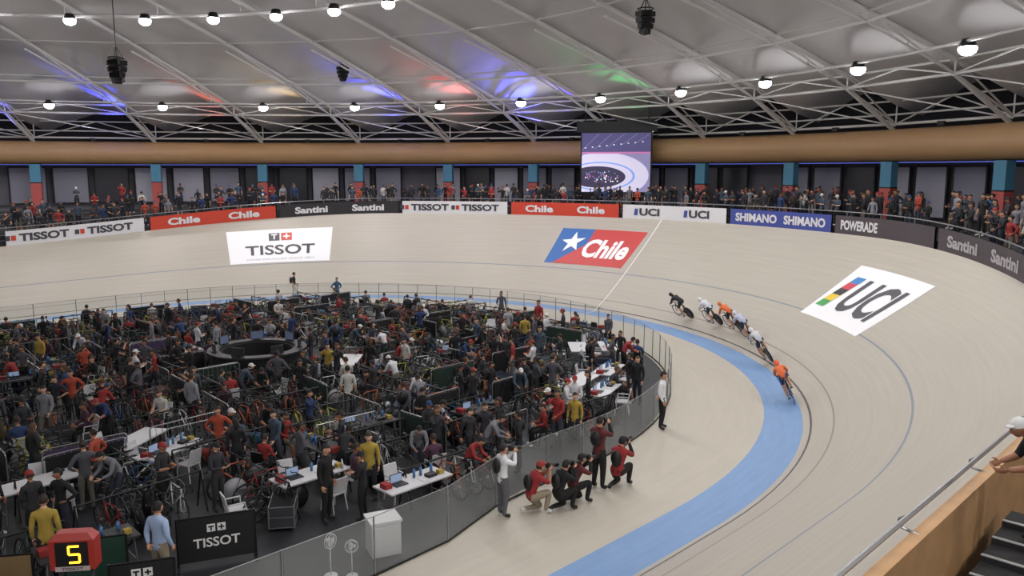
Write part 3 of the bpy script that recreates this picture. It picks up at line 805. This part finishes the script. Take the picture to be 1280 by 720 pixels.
tabs = empty('folding_tables'); chs = empty('plastic_chairs'); bks = empty('parked_bicycles'); ppl = empty('infield_crowd'); brs = empty('crowd_barriers'); misc = empty('team_equipment')
for (x, y, rz, me) in [(-10.5, -8.2, .1, T1), (-7.7, -6.7, .6, T1), (-7.4, -8.1, .5, T2), (1.6, -3.0, .8, T1), (5.2, -12.6, .35, T2), (5.8, -11.2, .3, T1), (7.5, -11.0, .35, T2), (9.6, -7.8, .8, T1), (10.6, -8.6, .8, T2),
                       (-5.7, -12.3, .0, T2), (-4.2, -14.4, 0, T2), (-13, -9.5, .2, T1)]:
    inst(me, 'table', tabs, TR(x, y, 0, rz)); placed.append((x, y, .8))
    for q in range(2):
        a = rz-pi/2+(q*pi); cx_, cy_ = x+cos(a)*.75+(random.random()-.5)*.6, y+sin(a)*.75
        if inside(cx_, cy_, .4): inst(CH1, 'chair', chs, TR(cx_, cy_, 0, a+pi/2+random.uniform(-.3, .3))); placed.append((cx_, cy_, .3))

KI = ('stand', 'stand_long', 'armsf', 'walk', 'hips', 'lean', 'lean', 'armsf', 'phone')
def add_person(x, y, z, rz, par, kinds=KI, sc=None, V=VAR):
    k = random.choice(kinds); me = random.choice(V[k]); inst(me, 'person', par, TR(x, y, z, rz, sc or random.uniform(.92, 1.03)))
CX, CY = 3.1, 2.9
for gx in range(-11, 6):
    for gy in range(-6, 7):
        cx_, cy_ = gx*CX+random.uniform(-.3, .3), gy*CY+random.uniform(-.3, .3)
        if not inside(cx_, cy_, .5) or cx_ < -32: continue
        far = depth(cx_, cy_) > 36.5
        ang = random.choice((0, pi/2))+random.uniform(-.15, .15)
        for (dx, dy, rz) in ((0, CY/2, 0), (0, -CY/2, 0), (CX/2, 0, pi/2)):
            if random.random() < .36:
                x, y = cx_+dx, cy_+dy
                if inside(x, y, 1) and free(x, y, .3):
                    inst(random.choice(BR), 'barrier', brs, TR(x, y, 0, rz+random.uniform(-.08, .08)))
        nb = random.choice((4, 5, 6))
        for rowk in ((-.65, .65) if random.random() < .7 else (.1,)):
            ox, oy = cos(ang), sin(ang)
            rx, ry = cx_-oy*rowk, cy_+ox*rowk
            if inside(rx, ry, .8) and free(rx, ry, .3):
                inst(RK, 'rack', misc, TR(rx, ry, 0, ang))
                for i in range(nb):
                    s_ = (i-(nb-1)/2)*.45; x, y = rx+ox*s_, ry+oy*s_
                    if not inside(x, y, .7) or not free(x, y, .1): continue
                    M = TR(x, y, 0.0, ang+random.choice((0, pi))+random.uniform(-.15, .15)) @ Matrix.Rotation(random.uniform(-.14, .14), 4, 'Y')
                    inst(random.choice(bikes), 'bicycle', bks, M); placed.append((x, y, .12))
        for i in range(random.choice((3, 4, 5, 6)) if not far else 2):
            for tr in range(6):
                x, y = cx_+random.uniform(-1.6, 1.6), cy_+random.uniform(-1.5, 1.5)
                if inside(x, y, .4) and free(x, y, .2):
                    if random.random() < (.22 if not far else .75):
                        rz = random.uniform(0, 2*pi); inst(random.choice((CH1, CH2, CH2)), 'chair', chs, TR(x, y, 0, rz)); add_person(x, y, -.03, rz, ppl, ('sit',))
                        placed.append((x, y, .3))
                    elif depth(x, y) < 39 or random.random() < .2:
                        add_person(x, y, 0, random.uniform(0, 2*pi), ppl); placed.append((x, y, .2))
                    break
        for i in range(4):
            x, y = cx_+random.uniform(-1.6, 1.6), cy_+random.uniform(-1.5, 1.5)
            if inside(x, y, .5) and free(x, y, .25):
                r_ = random.random()
                if r_ < .28: inst(random.choice(CS), 'case', misc, TR(x, y, 0, random.uniform(0, 3)))
                elif r_ < .5: inst(random.choice(BGS), 'bag', misc, TR(x, y, 0, random.uniform(0, 3)))
                elif r_ < .78: inst(WHS, 'wheel', misc, TR(x, y, 0, random.uniform(0, 3)))
                elif r_ < .9: inst(random.choice((T2, T3, T3, T3)), 'table', tabs, TR(x, y, 0, ang)); placed.append((x, y, .4))
                else: inst(CH1, 'chair', chs, TR(x, y, 0, random.uniform(0, 6)))
                placed.append((x, y, .25))

# glass fence
mb = MB(); st = frange(-H, H-.5, 2.0)
for i in range(len(st)-1):
    a, b = P(st[i], Rf(st[i])), P(st[i+1], Rf(st[i+1]))
    d = (b-a); d.normalize(); a2, b2 = a+d*.03, b-d*.03
    up0, up1 = Vector((0, 0, .05)), Vector((0, 0, 1.25))
    mb.add([a2+up0, b2+up0, b2+up1, a2+up1], [[0, 1, 2, 3]], 0)
    mb.tube(a, a+Vector((0, 0, 1.27)), .02, .02, 6, 1)
    mb.tube(a+Vector((0, 0, 1.26)), b+Vector((0, 0, 1.26)), .010, .010, 5, 1); mb.tube(a+Vector((0, 0, .04)), b+Vector((0, 0, .04)), .03, .03, 4, 2)
mb.obj('glass_fence', [glass_mat(), steel, dark])

# ---------------------------------------------------------------- spectators
spec = empty('spectator_crowd')
L = -36.0
while L < 72:
    for d in (.55, 1.45, 2.35, 3.3, 4.6):
        dens = {.55: .7, 1.45: .64, 2.35: .5, 3.3: .35, 4.6: .25}[d]
        if random.random() > dens or d > wall_dist(L)-1.9: continue
        l = L+random.uniform(-.2, .2); dd = d+random.uniform(-.15, .15)
        p = P(l, Rout(l)+.16+dd); cx_, ph = station(l)
        add_person(p.x, p.y, stand_z(l, d), ph+pi/2+random.uniform(-.4, .4), spec, ('stand', 'stand_long', 'armsf', 'hips', 'phone', 'armsf'), random.uniform(.84, 1.0), VARS)
    L += .68 if L > -12 else .8
l = -47.35
p = P(l, Rout(l)+.2+.55); hero('leaning_spectator', 'lean_hi', p.x, p.y, stand_z(l, 0)+.55, station(l)[1]+pi/2+.5, outfit(tops[0], bots[0], skins[1], hairs[0], shoes[0], skins[1], bots[0], caps[2]), .97)
# broadcast camera
m = MB()
for a in range(3): m.tube((0, 0, 1.35), (.5*cos(a*2.09), .5*sin(a*2.09), 0), .025, .02, 6, 0)
m.box((0, 0, 1.55), (.28, .6, .32), 0); m.tube((0, .3, 1.55), (0, .75, 1.55), .11, .13, 12, 0); m.box((0, .76, 1.62), (.32, .04, .26), 0); m.box((0, -.32, 1.82), (.26, .1, .18), 0)
m.tube((.1, -.3, 1.45), (.3, -.8, 1.25), .015, .015, 5, 0)
o = m.obj('broadcast_camera', [gear]); p = P(-23, Rout(-23)+3.0); o.matrix_world = TR(p.x, p.y, stand_z(-23, 3), station(-23)[1]+pi/2, 1.3)

# ---------------------------------------------------------------- hero people
navy = mat('cloth_navy', '#1b2238', .85); wht = mat('cloth_white', '#dcdce0', .85); blk = mat('cloth_black', '#141416', .85); lblue = mat('cloth_light_blue', '#9fb4d6', .85); beige = mat('cloth_beige', '#8d8270', .85)
rdc = mat('cloth_red', '#8c282a', .85); bib = mat('cloth_bib_red', '#5c2428', .85); gry = mat('cloth_grey', '#57575e', .85)
S0, H0 = skins[0], hairs[0]
hero('official', 'official', 5.0, -15.1, 0, face_dir(.4, -1), outfit(wht, blk, S0, H0, shoes[0], wht, blk, caps[0]), 1.05)
hero('photographer', 'photog', -2.95, -16.15, 0, face_dir(1, -.3), outfit(wht, gry, S0, H0, shoes[0], wht, gry, caps[0]), 1.0)
hero('crouching_photographer', 'crouch', -2.3, -16.55, 0, face_dir(1, -.35), outfit(rdc, beige, S0, H0, shoes[1], skins[1], beige, caps[1]), 1.08)
hero('crouching_photographer', 'crouch', -1.75, -16.9, 0, face_dir(1, -.1), outfit(blk, blk, S0, H0, shoes[0], blk, blk, caps[0]), 1.05)
hero('crouching_photographer', 'crouch', -1.15, -16.85, 0, face_dir(1, -.3), outfit(bib, blk, S0, H0, shoes[0], blk, blk, caps[0]), 1.05)
hero('photographer', 'photog', -.1, -16.7, 0, face_dir(1, .1), outfit(bib, blk, S0, H0, shoes[0], blk, blk, caps[0]), 1.08)
hero('crouching_photographer', 'crouch', .35, -17.0, 0, face_dir(1, .2), outfit(rdc, blk, S0, H0, shoes[0], blk, blk, caps[0]), 1.12)
hero('official', 'official', -9.9, -13.9, 0, face_dir(.9, .4), outfit(lblue, beige, S0, H0, shoes[0], lblue, beige, caps[0]), 1.02)
hero('team_staff', 'stand', -6, -13.5, 0, face_dir(.5, -1), outfit(blk, blk, S0, H0, shoes[0], blk, blk, caps[0]), 1.06)
p = P(radians(57.5)*27, 18.2); hero('track_commissaire', 'walk', p.x, p.y, 0, face_dir(1, -.3), outfit(blk, mat('cloth_pale', '#c9c6c0', .8), S0, H0, shoes[0], S0, _M['cloth_pale'], caps[0]), 1.0)
hero('team_staff', 'hips', 10.7, 12.0, 0, face_dir(0, -1), outfit(tops[12], blk, S0, H0, shoes[0], tops[12], blk, caps[0]), .95)
hero('team_staff', 'stand', 12.3, -3, 0, face_dir(-1, 0), outfit(rdc, blk, S0, H0, shoes[0], rdc, blk, caps[0]), 1.05)

# lap counter
m = MB()
m.box((0, 0, 1.75), (.86, .34, .62), 0); m.box((0, -.18, 1.78), (.62, .02, .5), 1); m.box((0, -.18, 1.475), (.66, .02, .1), 2)
m.add([(-.43, -.17, 2.06), (.43, -.17, 2.06), (.43, .17, 2.06), (-.43, .17, 2.06), (-.3, -.12, 2.2), (.3, -.12, 2.2), (.3, .12, 2.2), (-.3, .12, 2.2)], [[0, 1, 5, 4], [1, 2, 6, 5], [2, 3, 7, 6], [3, 0, 4, 7], [4, 5, 6, 7]], 0)
for (x, z, w, h) in ((0.05, .17, .2, .04), (0.05, 0, .2, .04), (0.05, -.17, .2, .04), (-.05, .085, .04, .17), (.15, -.085, .04, .17)):
    m.box((x, -.195, 1.78+z), (w, .01, h), 3)
put_text(m, 'TISSOT', .42, .06, lambda x, y: Vector((x, -.195, 1.475+y)), 4, 0, 0, .02)
for sx in (-.3, .3): m.tube((sx, 0, 1.45), (sx, 0, .05), .03, .03, 8, 1); m.box((sx, 0, .03), (.08, .6, .06), 1)
o = m.obj('lap_counter', [mat('counter_red', '#a33028', .4), mat('counter_black', '#101012', .4), mat('counter_strip', '#b9a9a9', .5), mat('led_orange', (1, .42, .02), .5, emit=4), grey])
o.matrix_world = TR(-11.45, -14.3, 0, radians(-38), .85)

# banners at the fence corner
def banner(x, y, rz, w, h, colr, txt=None, tc=None):
    m = MB(); m.box((0, 0, h/2+.1), (w, .03, h), 0)
    for sx in (-1, 1): m.tube((sx*w/2, 0, 0), (sx*w/2, 0, h+.14), .025, .025, 6, 1); m.box((sx*w/2, 0, .02), (.06, .5, .04), 1)
    m.tube((-w/2, 0, h+.12), (w/2, 0, h+.12), .02, .02, 6, 1)
    if txt:
        put_text(m, txt, w*.6, h*.22, lambda a, b: Vector((a, -.02, h*.42+.1+b)), 2, 0, 0, .02)
        m.box((-.1, -.02, h*.75+.1), (.16, .01, .16), 2); m.box((.1, -.02, h*.75+.1), (.16, .01, .16), 2); m.box((.1, -.026, h*.75+.1), (.11, .01, .03), 0); m.box((.1, -.026, h*.75+.1), (.03, .01, .11), 0); m.box((-.1, -.026, h*.75+.13), (.11, .01, .03), 0); m.box((-.1, -.026, h*.75+.09), (.03, .01, .09), 0)
    o = m.obj('banner_barrier', [colr, dark, white]); o.matrix_world = TR(x, y, 0, rz)
banner(-8.65, -13.6, radians(-24), 1.5, .92, mat('banner_black', '#1a1a1e', .7), 'TISSOT')
banner(-10.7, -12.8, radians(-30), 1.1, .85, mat('banner_green', '#1d4034', .7))
banner(-12.4, -12.2, radians(-35), 1.6, .85, mat('banner_tan', '#8a7350', .7))
banner(-10.35, -14.2, radians(-28), 1.1, .75, _M['banner_black'], 'TISSOT')

# white box and fans by the fence
m = MB(); m.box((0, 0, .38), (.62, .55, .72), 0); m.box((0, 0, .76), (.68, .6, .05), 0); m.box((0, -.28, .38), (.5, .02, .6), 1)
o = m.obj('white_cabinet', [plast, tblw]); o.matrix_world = TR(-5.95, -15.6, 0, radians(-20))
def fan(x, y, rz, sc):
    m = MB(); m.tube((0, 0, 0), (0, 0, .03), .2, .18, 16, 0); m.tube((0, 0, .03), (0, 0, .9), .018, .015, 8, 0)
    m.torus((0, 0, 0), .21, .01, 0, 20, 5, 'z', Matrix.Translation((0, -.06, 1.05)) @ Matrix.Rotation(pi/2, 4, 'X'))
    m.torus((0, 0, 0), .21, .01, 0, 20, 5, 'z', Matrix.Translation((0, .02, 1.05)) @ Matrix.Rotation(pi/2, 4, 'X'))
    for i in range(16):
        a = 2*pi*i/16; m.tube((0, -.09, 1.05), (.21*cos(a), -.06, 1.05+.21*sin(a)), .004, .004, 3, 0)
    for i in range(3):
        a = 2*pi*i/3; m.box((.09*cos(a), -.02, 1.05+.09*sin(a)), (.1, .01, .1), 0, None, Matrix.Rotation(-a, 3, 'Y'))
    m.tube((0, .02, 1.05), (0, .14, 1.05), .06, .05, 10, 0)
    o = m.obj('pedestal_fan', [plast]); o.matrix_world = TR(x, y, 0, rz, sc)
fan(-7.0, -16.0, -.5, .6); fan(-7.3, -15.7, .3, .7)

# ---------------------------------------------------------------- world & camera
w = bpy.data.worlds.new('World'); scene.world = w; w.use_nodes = True
w.node_tree.nodes['Background'].inputs[0].default_value = (.5, .5, .55, 1); w.node_tree.nodes['Background'].inputs[1].default_value = .15
cam = bpy.data.cameras.new('Camera'); cam.lens = 28.1; cam.sensor_width = 36; cam.clip_end = 400
co = bpy.data.objects.new('Camera', cam); COL.objects.link(co)
co.location = (-15.3, -28.8, 8.0); co.rotation_euler = (radians(90-8.4), 0, radians(-45))
scene.camera = co
print('objects', len(bpy.data.objects), 'placed', len(placed))
